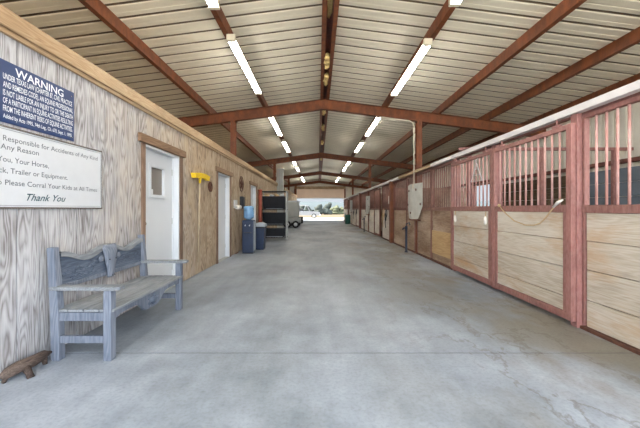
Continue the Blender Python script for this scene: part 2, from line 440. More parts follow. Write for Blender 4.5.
tag(obj('wall_left', ply_wall(Y0, 18.0), 'ply'), 'grooved weathered plywood wall along the left of the aisle', 'wall', kind='structure')
tag(obj('wall_left_far', ply_wall(22.0, 34.9).box(WL, XL-.1, 22, 22.1, 0, 2.56).box(WL, XL-.1, 17.9, 18, 0, 2.56), 'ply'), 'far stretch of plywood wall beyond the black bin rack', 'wall', kind='structure')
tag(obj('loft_deck', MB().box(WL, XL-.1, Y0, 18, 2.50, 2.56).box(WL, XL-.1, 22, 34.9, 2.50, 2.56), 'beam'), 'plywood deck over the left rooms', 'deck', kind='structure')
for i, (a, b) in enumerate(((Y0, 18.05), (21.95, 34.9))):
    t = MB().box(XL-.12, XL+.045, a, b, 2.575, 2.715)
    t.box(XL+.0, XL+.03, a, b, 2.535, 2.572)
    tag(obj('trim_%d' % (4+i), t, 'beam', bevel=.006), ('tan timber beam capping the near plywood wall', 'tan timber beam capping the far plywood wall')[i], 'beam', kind='structure')

# doors in the plywood wall
def wall_door(n, d, label, window=False, knobz=1.05):
    d0, d1, dz = d
    t = thing('door_%d' % n, label, 'door', (XL, d0, 0), kind='structure')
    xs = XL-.10
    s0, s1 = d0+.03, d1-.03
    slab = MB()
    if window:
        a, b, c, e = 4.60, 4.98, 1.46, 1.86
        slab.box(xs-.04, xs, s0, a, .015, dz-.03).box(xs-.04, xs, b, s1, .015, dz-.03).box(xs-.04, xs, a, b, .015, c).box(xs-.04, xs, a, b, e, dz-.03)
        wf = MB().box(xs, xs+.018, a-.045, a, c-.045, e+.045).box(xs, xs+.018, b, b+.045, c-.045, e+.045).box(xs, xs+.018, a, b, c-.045, c).box(xs, xs+.018, a, b, e, e+.045)
    else: slab.box(xs-.04, xs, s0, s1, .015, dz-.03)
    sl = obj('door_slab', slab, 'white', t)
    if window:
        f = obj('window_frame', wf, 'white', sl, bevel=.004)
        obj('pane', MB().box(xs-.026, xs-.02, a, b, c, e), 'glass', sl)
        obj('notice', MB().box(xs-.0195, xs-.018, a+.02, a+.11, c+.005, c+.08), 'signwhite', sl, label='small white notice stuck inside the door glass')
    jm = MB().box(XL-.15, XL+.0, d0, d0+.028, 0, dz).box(XL-.15, XL+.0, d1-.028, d1, 0, dz).box(XL-.15, XL+.0, d0, d1, dz-.028, dz)
    jm.box(XL-.10, XL-.085, d0+.028, d0+.045, 0, dz-.028).box(XL-.10, XL-.085, d1-.045, d1-.028, 0, dz-.028)
    obj('jamb', jm, 'white', t)
    cs = MB().box(XL, XL+.02, d0-.09, d0-.002, .0, dz).box(XL, XL+.02, d1+.002, d1+.10, .0, dz)
    obj('casing', cs, 'trimwood', t, bevel=.003)
    obj('header_board', MB().box(XL, XL+.045, d0-.16, d1+.18, dz+.005, dz+.115), 'headwood', t, bevel=.005)
    k = MB().lathe((xs, s0+.07, knobz), [(.028, .0), (.03, .006), (.012, .012), (.012, .03), (.026, .038), (.03, .052), (.02, .064)], 16, 0)
    obj('door_knob', k, 'chrome', t)
    obj('threshold', MB().box(XL-.14, XL+.01, d0+.03, d1-.03, 0, .014), 'steel', t)
    obj('hinge', MB().box(xs, xs+.006, s1-.03, s1-.002, .25, .35).box(xs, xs+.006, s1-.03, s1-.002, 1.8, 1.9).box(xs, xs+.006, s1-.03, s1-.002, 1.0, 1.1), 'steel', t)
wall_door(1, DOORS[0], 'white door with a small square window behind the bench', True)
wall_door(2, DOORS[1], 'plain white door between the yellow broom and the water cooler')
wall_door(3, DOORS[2], 'far narrow white door behind the water cooler')
# dark room behind the first door
tag(obj('wall_room', MB().box(-4.5, -4.4, 3, 7, 0, 2.5).box(-4.5, XL-.1, 3, 3.1, 0, 2.5).box(-4.5, XL-.1, 7, 7.1, 0, 2.5), 'darkwood'), 'dark wood walls of the room behind the windowed door', 'wall', kind='structure')

# ================================================================ STEEL FRAME
BAYS = [.4, 9.05, 17.6, 26.2, 34.6]
where = ['nearest rafter, over the photographer', 'first rafter with a column at each side', 'second rafter down the aisle', 'third rafter down the aisle', 'farthest rafter, against the gable end']
for y, wh in zip(BAYS, where):
    t = thing('steel_rafter', 'red-brown steel gable beam, '+wh, 'rafter', (XRID, y, 4.0), 'gable rafters')
    for sx in (-1, 1):
        xe = WL+.1 if sx < 0 else WR-.1
        zt = lambda x: zroof(x)-.205
        for nm, dz, wd, ht in (('web', -.14, .012, .26), ('top_flange', -.006, .15, .012), ('bottom_flange', -.274, .15, .012)):
            m_ = MB(); a, b = (XRID, zt(XRID)+dz), (xe, zt(xe)+dz)
            m_.prism([(a[0], a[1]-ht/2), (b[0], b[1]-ht/2), (b[0], b[1]+ht/2), (a[0], a[1]+ht/2)], 1, y-wd/2, y+wd/2)
            obj(nm, m_, 'rust', t)
    obj('ridge_plate', MB().box(XRID-.012, XRID+.012, y-.075, y+.075, 4.05, 4.34), 'rust', t)
    for x in (-2.39, 2.85): obj('cap_plate', MB().box(x-.1, x+.1, y-.09, y+.09, zroof(x)-.50, zroof(x)-.487), 'rust', t)
PUR = [(-4.5, 'leftmost roof purlin, over the left rooms'), (-3.01, 'roof purlin just left of the left light row'), (-1.485, 'roof purlin carrying the left row of lights'),
       (.07, 'left one of the two close ridge purlins'), (.315, 'right one of the two close ridge purlins'),
       (1.893, 'roof purlin carrying the right row of lights'), (3.381, 'roof purlin just right of the right light row'), (4.758, 'roof purlin over the stalls, second right of the lights'), (6.0, 'rightmost roof purlin beside the outer wall')]
for x, lab in PUR:
    zt = zroof(x)-.006; s_ = 1 if x > XRID else -1; rid = abs(x-XRID) < .3
    c = MB()
    if rid:
        s2 = 1 if x > XRID else -1
        c.box(x-.004, x+.004, Y0, Y1, zt-.20, zt)
        a, b = sorted((x, x-s2*.07)); c.box(a, b, Y0, Y1, zt-.20, zt-.194)
    else:
        c.box(x-.004, x+.004, Y0, Y1, zt-.195, zt)
        a, b = sorted((x, x+s_*.075)); c.box(a, b, Y0, Y1, zt-.195, zt-.189)
        e = b if s_ > 0 else a; c.box(e-.003, e+.003, Y0, Y1, zt-.195, zt-.165)
    tag(obj('steel_purlin', c, 'rust'), 'long red-brown steel channel, '+lab, 'purlin', 'roof purlins')
tag(obj('ridge_flashing', MB().prism([(.08, 4.515), (.18, 4.53), (.305, 4.515), (.305, 4.50), (.18, 4.515), (.08, 4.50)], 1, Y0, Y1), 'rustdark'), 'dark rusty ridge flashing between the two ridge purlins', 'flashing')
fo = [(5.0, 'spray foam strip nearest the camera'), (6.75, 'largest foam clump just before the first rafter'), (7.7, 'small foam clump right before the first rafter'), (10.2, 'foam clump just beyond the first rafter'), (12.2, 'foam clump between first and second rafter'), (15.0, 'foam clump just before the second rafter'), (20.0, 'foam clump beyond the second rafter')]
for i, (y, lab) in enumerate(fo):
    m_ = MB()
    for k in range(5): m_.blob((.19+random.uniform(-.01, .01), y+(k-2)*.11, 4.38+random.uniform(-.03, .02)), (.065, .10, .07), i*7+k, .4, 2.5)
    if i == 0: m_ = MB().blob((.19, y, 4.49), (.05, .4, .02), 3, .3)
    tag(obj('insulation_foam', m_, 'foam'), 'yellow '+lab, 'insulation foam', 'foam clumps along the ridge')
# columns
for y, wl in zip(BAYS[1:], ['first', 'second', 'third', 'farthest']):
    for side, x in (('left', -2.39), ('right', 2.85)):
        if side == 'right' and y > 34: continue
        z1 = zroof(x)-.50; t = thing('steel_column', 'red steel column under the %s rafter with columns, %s side of the aisle' % (wl, side), 'column', (x, y, 0), 'aisle columns')
        c = MB().box(x-.065, x+.065, y-.09, y-.078, 0.0, z1).box(x-.065, x+.065, y+.078, y+.09, 0.0, z1).box(x-.006, x+.006, y-.078, y+.078, 0, z1)
        obj('shaft', c, 'rust', t)
        obj('base_plate', MB().box(x-.11, x+.11, y-.12, y+.12, 0, .012), 'rust', t)
# conduit on first right column
t = thing('conduit', 'thin pale conduit down the first right column', 'conduit', (2.70, 8.93, .9))
zc = 3.70
obj('pipe', MB().tube([(1.75, 8.94, zroof(1.75)-.53), (2.55, 8.94, zroof(2.55)-.53), (2.64, 8.94, zroof(2.64)-.57), (2.68, 8.94, 3.55), (2.68, 8.94, 1.95)], .018, 8), 'fixture', t)
obj('junction_box', MB().box(2.64, 2.72, 8.90, 8.98, 1.82, 1.95), 'fixture', t, bevel=.005)
obj('coupling', MB().tube([(2.68, 8.94, 3.52), (2.68, 8.94, 3.40)], .032, 10), 'fixture', t)

# ================================================================ LIGHTS
LX = {'left': (-1.44, [(2.0,4.44),(5.3,7.75),(9.7,12.2),(13.3,15.7),(18.2,20.6),(21.4,23.8),(27.6,30.0),(30.8,33.2)]),
      'right': (1.86, [(1.92,4.36),(5.42,7.86),(9.7,12.2),(13.4,15.8),(18.1,20.5),(21.3,23.7),(27.4,29.8),(30.6,33.0)])}
orders = ['nearest', 'second', 'third', 'fourth', 'fifth', 'sixth', 'seventh', 'farthest']
for side, (x, ys) in LX.items():
    zb = zroof(x)-.205
    for k, (a, b) in enumerate(ys):
        t = thing('fluorescent_light', 'lit twin-tube strip light, %s in the %s row under the roof' % (orders[k], side), 'light', (x, (a+b)/2, zb), 'fluorescent strip lights')
        obj('channel', MB().prism([(x-.03, zb-.005), (x+.03, zb-.005), (x+.03, zb-.04), (x+.07, zb-.066), (x+.07, zb-.072), (x+.02, zb-.052), (x-.02, zb-.052), (x-.07, zb-.072), (x-.07, zb-.066), (x-.03, zb-.04)], 1, a, b), 'fixture', t)
        for s_ in (-1, 1):
            obj('tube', MB().tube([(x+s_*.05, a+.05, zb-.085), (x+s_*.05, b-.05, zb-.085)], .0125, 8), 'tube', t)
            e = a if s_ < 0 else b
            obj('end_cap', MB().box(x-.07, x+.07, e-.03, e+.03, zb-.105, zb-.0), 'fixture', t)

# ================================================================ STALLS (right)
def planks(x0, x1, y0, y1, zs, seed=0):
    m_ = MB(); rnd = random.Random(seed)
    for a, b in zip(zs, zs[1:]):
        j = rnd.uniform(0, .010); m_.box(x0+j, x1, y0+rnd.uniform(0, .006), y1-rnd.uniform(0, .006), a+.004, b-.004)
    return m_
ZB = [.035, .31, .62, .92, 1.21]
def bars_into(t, x, y0, y1, z0, z1, mat, step=.118, one=False, r=.012):
    n = max(1, round((y1-y0)/step)-1); mm = MB()
    for i in range(n):
        y = y0+(i+1)*(y1-y0)/(n+1)
        if one: mm.tube([(x, y, z0), (x, y, z1)], r, 5)
        else: obj('bar', MB().tube([(x, y, z0), (x, y, z1)], r, 8), mat, t)
    if one: 
        o = obj('bar_grille', mm, mat, t)
def post(y0, y1, x0, x1, z1, mat, lab):
    t = thing('stall_post', lab, 'post', ((x0+x1)/2, (y0+y1)/2, 0), 'stall front posts')
    obj('shaft', MB().box(x0, x1, y0, y1, 0, z1), mat, t, bevel=.006)
def panel(y0, y1, lab, matw='pale', matf='red', matb='barpink', one=False, patch=False, top=2.24, seed=0):
    t = thing('stall_barrier', lab, 'stall panel', (XR, (y0+y1)/2, 0), 'fixed stall front panels')
    x0, x1 = XR-.02, XR+.04
    f = MB().box(x0, x1, y0, y1, 1.21, 1.29).box(x0, x1, y0, y1, top-.05, top).box(x0+.005, x1, y0, y0+.045, .05, top).box(x0+.005, x1, y1-.03, y1, .05, top)
    obj('frame', f, matf, t, bevel=.004)
    if patch:
        obj('plank_infill', planks(x0+.012, x1, y0+.045, y1-.045, [.035, .72, .96, 1.21], seed), matw, t)
        obj('patch_board', MB().box(x0-.004, x0+.012, y0+.05, y1-.07, .2, .74), 'fresh', t, label='newer yellow board patching the lower half')
    else: obj('plank_infill', planks(x0+.012, x1, y0+.045, y1-.045, ZB, seed), matw, t)
    obj('sill', MB().box(x0-.02, x1, y0, y1, .0, .03), 'rusty', t)
    bars_into(t, XR+.01, y0+.03, y1-.03, 1.29, top-.05, matb, one=one)
    return t
def sliding(y0, y1, lab, matw='pale', matf='red', matst='dusk', matb='barpink', one=False, top=2.16, seed=0, wide=.075):
    t = thing('stall_door', lab, 'stall door', (XR-.1, (y0+y1)/2, .06), 'sliding stall doors')
    x0, x1 = XR-.115, XR-.065
    obj('stile', MB().box(x0, x1, y0, y0+wide, .06, top), matst, t, bevel=.005)
    obj('stile', MB().box(x0, x1, y1-wide*.8, y1, .06, top), matst, t, bevel=.005)
    a, b = y0+wide, y1-wide*.8
    obj('top_rail', MB().box(x0+.004, x1, a, b, top-.055, top), matst, t, bevel=.004)
    obj('middle_rail', MB().box(x0+.004, x1, a, b, 1.215, 1.295), matf, t, bevel=.004)
    obj('bottom_rail', MB().box(x0+.004, x1, a, b, .06, .14), matf, t, bevel=.004)
    obj('inner_frame', MB().box(x0+.008, x1, a, a+.05, .14, 1.215).box(x0+.008, x1, b-.05, b, .14, 1.215), matf, t, bevel=.003)
    obj('plank_infill', planks(x0+.02, x1, a+.05, b-.05, [.14, .30, .62, .92, 1.215], seed), matw, t)
    bars_into(t, (x0+x1)/2, a, b, 1.295, top-.055, matb, one=one)
    if not one:
        for y in (a+.16, b-.16):
            obj('roller_hanger', MB().tube([((x0+x1)/2, y, top), ((x0+x1)/2, y, 2.25)], .009, 8).box(x0, x1, y-.05, y+.05, top, top+.03), matst, t)
    return t
# fixed front nearest, big post, door A, post, door B ...
panel(2.05, 3.355, 'nearest fixed stall front, at the right edge, pale boards below pink bars', seed=1)
panel(.75, 2.05, 'fixed stall front right of the camera, pale boards below bars', seed=2)
post(3.36, 3.45, 2.72, 2.85, 2.27, 'pink', 'big faded red post right of the roped stall door')
sliding(3.375, 4.91, 'nearest sliding stall door, pale boards, with the tan rope across', seed=3)
post(4.97, 5.09, 2.76, 2.87, 2.25, 'pink', 'faded red post between the two nearest sliding doors')
sliding(4.925, 6.45, 'second sliding stall door, with two white snaps on its boards', matst='red', matf='red', seed=4, wide=.06)
post(6.46, 6.56, 2.75, 2.87, 2.25, 'red', 'red post just beyond the second sliding door')
panel(6.56, 7.82, 'fixed stall front with a newer yellow patch board', 'brown', 'midbrown', 'barbrown', patch=True, seed=5)
panel(7.84, 8.96, 'fixed brown board stall front right of the first column', 'brown', 'midbrown', 'barbrown', seed=6)
panel(9.16, 10.0, 'narrow brown stall front left of the first column', 'brown', 'midbrown', 'barbrown', seed=7)
panel(10.02, 11.75, 'brown board stall front before the tall brown post', 'brown', 'rustdark', 'barbrown', seed=8)
post(11.76, 11.98, 2.66, 2.87, 2.27, 'rust', 'tall brown post between brown and pale boarded stalls')
seq = [(12.0, 13.85, 0), (13.87, 15.3, 1), (15.32, 17.5, 0), (17.7, 20.6, 0), (20.85, 22.6, 1), (22.62, 26.1, 0), (26.3, 28.6, 0), (28.62, 31.5, 1), (31.52, 34.5, 0)]
labs = ['pale far stall front just past the tall brown post, with hanging halters', 'far sliding stall door before the second column', 'far stall front right of the second column', 'far stall front left of the second column',
        'far sliding door past the dark far post', 'far stall front before the third column', 'far stall front beside the green barrel', 'far sliding door past the green barrel', 'farthest stall front by the far opening']
for (a, b, dr), lb in zip(seq, labs):
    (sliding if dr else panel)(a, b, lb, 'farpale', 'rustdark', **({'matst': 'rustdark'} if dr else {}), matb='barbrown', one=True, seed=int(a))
post(20.62, 20.82, 2.66, 2.87, 2.27, 'rustdark', 'dark far post between second and third columns')
# track above the fronts
tr = thing('door_track', 'long door track above the stall fronts, white with a brown length', 'door track', (2.72, 1, 2.25))
obj('white_rail', MB().box(2.68, 2.76, .75, 7.65, 2.255, 2.33), 'whiterail', tr, bevel=.004)
obj('brown_board', MB().box(2.685, 2.75, 7.65, 10.7, 2.255, 2.33), 'beam', tr, label='bare brown wood length')
obj('white_rail', MB().box(2.68, 2.76, 10.7, 34.8, 2.255, 2.33), 'whiterail', tr)
obj('header', MB().box(2.77, 2.83, .75, 34.8, 2.245, 2.30), 'red', tr)
# stall partitions, lining, girts
for i, (y, h, lab) in enumerate([(3.37, 1.2, 'low board partition between the first two stalls'), (6.62, 1.25, 'partition with a high red top rail behind the second door')]+
        [(yy, 2.15, 'tall brown board partition between far stalls') for yy in (13.62, 18.2, 22.8, 27.4, 31.5)]):
    t = thing('stall_partition', lab, 'partition', ((XR+WR)/2, y, 0), 'stall partitions')
    m_ = MB(); z = .02
    while z < h-.05: m_.box(XR+.12, WR-.16, y-.02, y+.02, z, min(z+.285, h)); z += .29
    obj('boards', m_, 'brown', t)
    if i == 1:
        obj('top_rail', MB().box(XR+.12, WR-.05, y-.03, y+.03, 2.46, 2.52), 'red', t)
        for k in range(3): obj('upright', MB().box(XR+.3+k*1.5, XR+.38+k*1.5, y-.03, y+.03, 1.25, 2.46), 'red', t)
for (a, b, mt, lb) in ((Y0, 8.2, 'slate', 'slate blue lining on the outer wall of the nearest stalls'), (8.2, win[0]-.05, 'darkwood', 'dark board lining on the outer wall of the roped stall'), (win[1]+.05, 34.8, 'darkwood', 'dark board lining on the outer wall of the far stalls')):
    m_ = MB(); z = 0.0
    while z < 2.1: m_.box(WR-.10, WR-.06, a, b, z+.006, z+.30); z += .303
    tag(obj('wall_lining', m_, mt), lb, 'wall lining', kind='structure')
m_ = MB(); 
for z in range(4): m_.box(WR-.10, WR-.06, win[0]-.05, win[1]+.05, z*.26+.005, z*.26+.26)
tag(obj('wall_lining', m_, 'darkwood'), 'dark board lining below the bright opening', 'wall lining', kind='structure')
tag(obj('trim_6', MB().box(WR-.16, WR-.01, Y0, win[0]-.06, 2.22, 2.30).box(WR-.16, WR-.01, win[0]-.06, 34.8, 2.27, 2.35), 'rustdark'), 'dark red wall girt along the outer stall wall', 'girt', kind='structure')
m_ = MB()
tag(obj('stall_bedding', MB().box(XR+.06, WR-.12, .7, 34.7, 0.001, .015), 'darkwood'), 'dark dirt bedding on the floor inside the stalls', 'bedding', kind='structure')

# items on the stall fronts
XF = XR-.118
t = thing('rope', 'tan rope looping across the nearest sliding stall door', 'rope', (XF-.02, 4.1, 1.3))
pts = [(4.676,1.305),(4.60,1.24),(4.50,1.18),(4.32,1.09),(4.09,1.045),(3.93,1.05),(3.816,1.08),(3.72,1.15),(3.63,1.24),(3.56,1.30),(3.50,1.36)]
obj('cord', MB().tube([(XF-.018, y, z) for y, z in pts], .0075, 8), 'rope', t)
obj('snap', MB().tube([(XF-.02, 3.60, 1.27), (XF-.025, 3.52, 1.325), (XF-.02, 3.46, 1.35)], [.012, .018, .009], 8), 'cloth', t, label='white snap hook')
obj('knot', MB().blob((XF-.02, 4.68, 1.30), (.02, .022, .025), 1), 'rope', t)
for y, lb in ((6.17, 'white snap hanging at the far side of the second stall door'), (5.06, 'white snap hanging at the near side of the second stall door')):
    t = thing('snap_hook', lb, 'hook', (XF-.02, y, 1.08), 'white snaps on the second door')
    obj('body', MB().tube([(XF-.02, y, 1.135), (XF-.025, y, 1.10), (XF-.022, y, 1.03), (XF-.02, y, 1.0)], [.012, .024, .028, .012], 8), 'cloth', t)
    obj('string', MB().tube([(XF-.012, y, 1.21), (XF-.02, y, 1.13)], .006, 6), 'rope', t)
t = thing('wire_hanger', 'white triangular wire hanger on the bars of the second stall door', 'wire rack', (XF, 5.35, 1.7))
m_ = MB().tube([(XF-.01, 5.36, 2.02), (XF-.01, 5.55, 1.72), (XF-.01, 5.18, 1.72), (XF-.01, 5.36, 2.02)], .008, 6)
m_.tube([(XF-.01, 5.30, 1.92), (XF-.01, 5.42, 1.92)], .007, 6).tube([(XF-.01, 5.24, 1.82), (XF-.01, 5.48, 1.82)], .007, 6)
obj('wire', m_, 'whiterail', t)
obj('hook', MB().tube([(XF-.01, 5.36, 2.02), (XF-.03, 5.36, 2.06), (XF+.01, 5.36, 2.10)], .007, 6), 'whiterail', t)
# galvanised shields round each column with stands below
for k, (y, lab) in enumerate(((9.05, 'nearest pale metal shield panel, on the first right column'), (17.6, 'second pale metal shield panel, on the second right column'), (26.2, 'farthest pale metal shield panel, on the third right column'))):
    t = thing('metal_shield', lab, 'metal panel', (2.66, y, .97), 'metal shields on the columns')
    P = lambda x, yy, z: (x, y+yy, z)
    for nm, far, xe in (('left_wing', .68, 2.735), ('right_wing', -.62, 2.745)):
        fr_ = [P(2.63, 0, 1.95), P(xe, far, 1.95), P(xe, far, 1.32), P(2.70, far*.62, .98), P(2.63, 0, .96)]
        bk = [(x+.012, yy, z) for x, yy, z in fr_]
        m_ = MB().add(fr_+bk, [(0,1,2,3,4), (9,8,7,6,5)]+[(i, i+5, (i+1) % 5+5, (i+1) % 5) for i in range(5)])
        obj('sheet_panel', m_, 'shield', t)
    kn = MB()
    for yy, z, xx in ((.60, 1.38, 2.715), (-.55, 1.38, 2.72), (0.02, 1.14, 2.622), (.33, 1.78, 2.67), (-.3, 1.78, 2.68)): kn.lathe((xx-.012, y+yy, z), [(.035, 0), (.035, .012), (.015, .02)], 10, 0)
    obj('bolt_plate', kn, 'rusty', t)
    obj('bottom_bracket', MB().box(2.68, 2.76, y-.45, y+.42, .93, .965), 'rust', t)
for y, x, lab in ((9.25, 2.55, 'dark blue yard hydrant below the nearest metal shield'), (17.7, 2.55, 'dark far hydrant below the second metal shield')):
    t = thing('yard_hydrant', lab, 'hydrant', (x, y, 0), 'yard hydrants')
    obj('standpipe', MB().lathe((x, y, 0), [(.05, 0), (.05, .02), (.032, .03), (.032, .66), (.04, .67), (.04, .74), (.03, .76)], 12), 'hydrant', t)
    obj('spout', MB().tube([(x, y, .70), (x-.09, y-.02, .70), (x-.11, y-.02, .65)], .02, 8), 'hydrant', t)
    obj('lever', MB().tube([(x, y, .74), (x, y, .82), (x+.06, y-.1, .86), (x+.06, y-.16, .80)], .014, 8), 'hydrant', t)
for y, lab, mt in ((12.6, 'dark halter hanging nearest on the pale far stall front', 'black'), (13.1, 'tangled pale halter hanging beside the dark one', 'rope'), (21.6, 'dark halter hanging beyond the dark far post', 'black'), (24.0, 'dark halter hanging before the third column', 'black')):
    t = thing('halter', lab, 'halter', (2.74, y, 1.15), 'halters on the stall fronts')
    x = 2.60 if y == 21.6 else 2.69
    m_ = MB()
    for k, (rr, dz, dy) in enumerate(((.12, 0, 0), (.09, -.1, .05), (.10, -.17, -.04))):
        m_.tube([(x-.02*k, y+dy+rr*math.sin(a_*math.pi/6), 1.08+dz+rr*1.3*math.cos(a_*math.pi/6)) for a_ in range(13)], .016, 6)
    obj('straps', m_, mt, t)
    obj('lead', MB().tube([(x-.03, y, .92), (x-.04, y+.02, .75), (x-.03, y-.02, .5)], .014, 6), mt, t)
    obj('peg', MB().tube([(x+.06, y, 1.23), (x-.03, y, 1.23)], .012, 6), 'rusty', t)
tag(obj('towel', MB().box(2.755, 2.762, 12.25, 12.55, 1.45, 1.75).box(2.755, 2.80, 12.25, 12.55, 1.75, 1.757), 'cloth', bevel=.003), 'white cloth hung on the bars above the halters', 'cloth')
t = thing('barrel', 'green plastic barrel by the far stalls', 'barrel', (2.58, 26.9, 0))
obj('drum', MB().lathe((2.5, 26.9, 0), [(.2, 0), (.22, .02), (.23, .3), (.22, .33), (.23, .36), (.23, .7), (.2, .74)], 16), 'green', t)
obj('lid', MB().lathe((2.5, 26.9, .74), [(.215, 0), (.215, .03), (.19, .04)], 16), 'green', t)

# ================================================================ LEFT WALL ITEMS
xw = XL+.004
t = thing('warning_sign', 'navy blue WARNING sign with white lettering on the plywood', 'sign', (xw, 2.26, 1.88))
ya, yb, za, zb = 2.255, 3.018, 1.885, 2.345
obj('sign_board', MB().box(xw, xw+.006, ya, yb, za, zb), 'signblue', t, bevel=.002)
fz = lambda f: zb-f*(zb-za)
xs = xw+.0075
text('lettering', 'WARNING', 'ink', t, 2.43, 2.89, fz(.12), .062, xs, bold=.012)
for s_, f, e in (('UNDER TEXAS LAW (CHAPTER 87, CIVIL PRACTICE', .255, 2.99), ('AND REMEDIES CODE), AN EQUINE PROFESSIONAL', .385, 3.0), ('IS NOT LIABLE FOR AN INJURY TO OR THE DEATH', .515, 3.0),
                 ('OF A PARTICIPANT IN EQUINE ACTIVITIES RESULTING', .64, 3.0), ('FROM THE INHERENT RISKS OF EQUINE ACTIVITIES.', .765, 2.995)):
    text('lettering', s_, 'ink', t, 2.335, e, fz(f), .042, xs, bold=.01)
text('lettering', 'Added by Acts 1995, 74th Leg., Ch. 670, Sept. 1, 1995', 'ink', t, 2.335, 2.985, fz(.89), .030, xs, bold=.01)
obj('screw', MB().lathe((xw+.006, 2.985, 2.30), [(.006, 0), (.006, .003), (.003, .004)], 10, 0).lathe((xw+.006, 2.985, 1.92), [(.006, 0), (.006, .003), (.003, .004)], 10, 0), 'chrome', t)
t = thing('notice_sign', 'large white sign reading Not Responsible for Accidents, below the blue sign', 'sign', (xw, 2.12, 1.25))
ya, yb, za, zb = 2.12, 3.405, 1.253, 1.862
obj('sign_board', MB().box(xw, xw+.005, ya, yb, za, zb), 'signwhite', t)
bd = MB(); q = .012
bd.box(xw, xw+.012, ya, yb, za-.002, za+q).box(xw, xw+.012, ya, yb, zb-q, zb+.002).box(xw, xw+.012, ya, ya+q, za+q, zb-q).box(xw, xw+.012, yb-q, yb, za+q, zb-q)
obj('rim', bd, 'chrome', t, label='thin silver rim')
bd = MB(); ya += .02; yb -= .02; za += .022; zb -= .022; q = .003
bd.box(xw+.005, xw+.006, ya, yb, za, za+q).box(xw+.005, xw+.006, ya, yb, zb-q, zb).box(xw+.005, xw+.006, ya, ya+q, za, zb).box(xw+.005, xw+.006, yb-q, yb, za, zb)
obj('border_line', bd, 'grey_ink', t)
za, zb = 1.253, 1.862; xs = xw+.0065
for s_, f, e in (('Not Responsible for Accidents of Any Kind', .145, 3.34), ('For Any Reason', .25, 2.636), ('To You, Your Horse,', .40, 2.734), ('Truck, Trailer or Equipment.', .535, 2.94), ('Also Please Corral Your Kids at All Times', .68, 3.327)):
    text('lettering', s_, 'grey_ink', t, 2.21, e, fz(f), .040, xs)
text('lettering', 'Thank You', 'teal_ink', t, 2.526, 2.918, fz(.85), .055, xs, shear=.45, bold=.01)

# broom hung on the wall
t = thing('push_broom', 'yellow push broom hung head-up on the plywood wall', 'broom', (-2.25, 6.1, .2))
m_ = MB(); n = 14
for k in range(n):
    y = 5.78+k*.76/n; z = 1.84+.03*math.sin(k/n*math.pi)-.0*k
    m_.prism([(-2.285, z), (-2.215, z), (-2.20, z+.065), (-2.30, z+.065)], 1, y, y+.76/n)
obj('bristles', m_, 'yellow', t)
m_ = MB()
for k in range(n):
    y = 5.78+k*.76/n; z = 1.84+.03*math.sin(k/n*math.pi); m_.box(-2.285, -2.215, y, y+.76/n, z-.022, z)
obj('head_block', m_, 'yellow', t)
obj('handle', MB().tube([(-2.25, 6.1, 1.84), (-2.27, 6.1, 1.0), (-2.28, 6.09, .24)], .014, 10), 'handle', t)
obj('socket', MB().tube([(-2.25, 6.1, 1.87), (-2.252, 6.1, 1.74)], [.03, .02], 10), 'yellow', t)
def star(y, z, r, label, name='barn_star'):
    t = thing(name, label, 'wall ornament', (xw, y, z), 'rusty wall ornaments')
    vs = [(xw+.05, y, z)]
    for k in range(10):
        a_ = math.pi/2+k*math.pi/5; q = r if k % 2 == 0 else r*.42
        vs.append((xw+.004, y+q*math.cos(a_), z+q*math.sin(a_)))
    vs.append((xw, y, z))
    fs = [(0, k, k % 10+1) for k in range(1, 11)]+[(11, k % 10+1, k) for k in range(1, 11)]
    obj('star_face', MB().add(vs, fs), 'rusty', t)
    obj('ring', MB().tube([(xw+.012, y+r*1.02*math.cos(k*math.pi/12), z+r*1.02*math.sin(k*math.pi/12)) for k in range(25)], .012, 6), 'rusty', t)
t = thing('horseshoe', 'small dark horseshoe wreath on the wall beside the broom', 'wall ornament', (xw, 6.85, 1.7))
m_ = MB().tube([(xw+.02, 6.80+.08*math.cos(a_*math.pi/10), 1.72+.09*math.sin(a_*math.pi/10)) for a_ in range(-4, 15)], .022, 8)
obj('shoe', m_, 'rusty', t); obj('boss', MB().lathe((xw, 6.80, 1.71), [(.045, 0), (.045, .02), (.03, .04)], 12, 0), 'rusty', t)
star(9.6, 2.0, .22, 'round rusty barn star high on the wall above the black box')
t = thing('paper_holder', 'white paper towel holder on the wall past the second door', 'holder', (xw, 8.9, 1.4))
obj('backplate', MB().box(xw, xw+.02, 8.75, 9.08, 1.30, 1.5), 'signwhite', t)
obj('roll', MB().tube([(xw+.09, 8.76, 1.30), (xw+.09, 9.07, 1.30)], .06, 16), 'cloth', t)
obj('bracket', MB().box(xw, xw+.1, 8.74, 8.76, 1.27, 1.33).box(xw, xw+.1, 9.07, 9.09, 1.27, 1.33), 'steel', t)
t = thing('wall_box', 'narrow black box on the wall below the barn star', 'box', (xw, 9.55, 1.3))
obj('housing', MB().box(xw, xw+.09, 9.42, 9.72, 1.26, 1.62), 'black', t, bevel=.012)
obj('cover', MB().box(xw+.09, xw+.10, 9.45, 9.69, 1.3, 1.58), 'black', t, bevel=.004)
t = thing('red_pipe', 'orange-red upright pipe beside the far narrow door', 'pipe', (-2.24, 12.3, 0))
obj('pipe', MB().tube([(-2.23, 12.35, 0), (-2.23, 12.35, 1.95)], .07, 12), 'redpost', t)
obj('collar', MB().tube([(-2.23, 12.35, 1.93), (-2.23, 12.35, 2.0)], .085, 12), 'redpost', t)

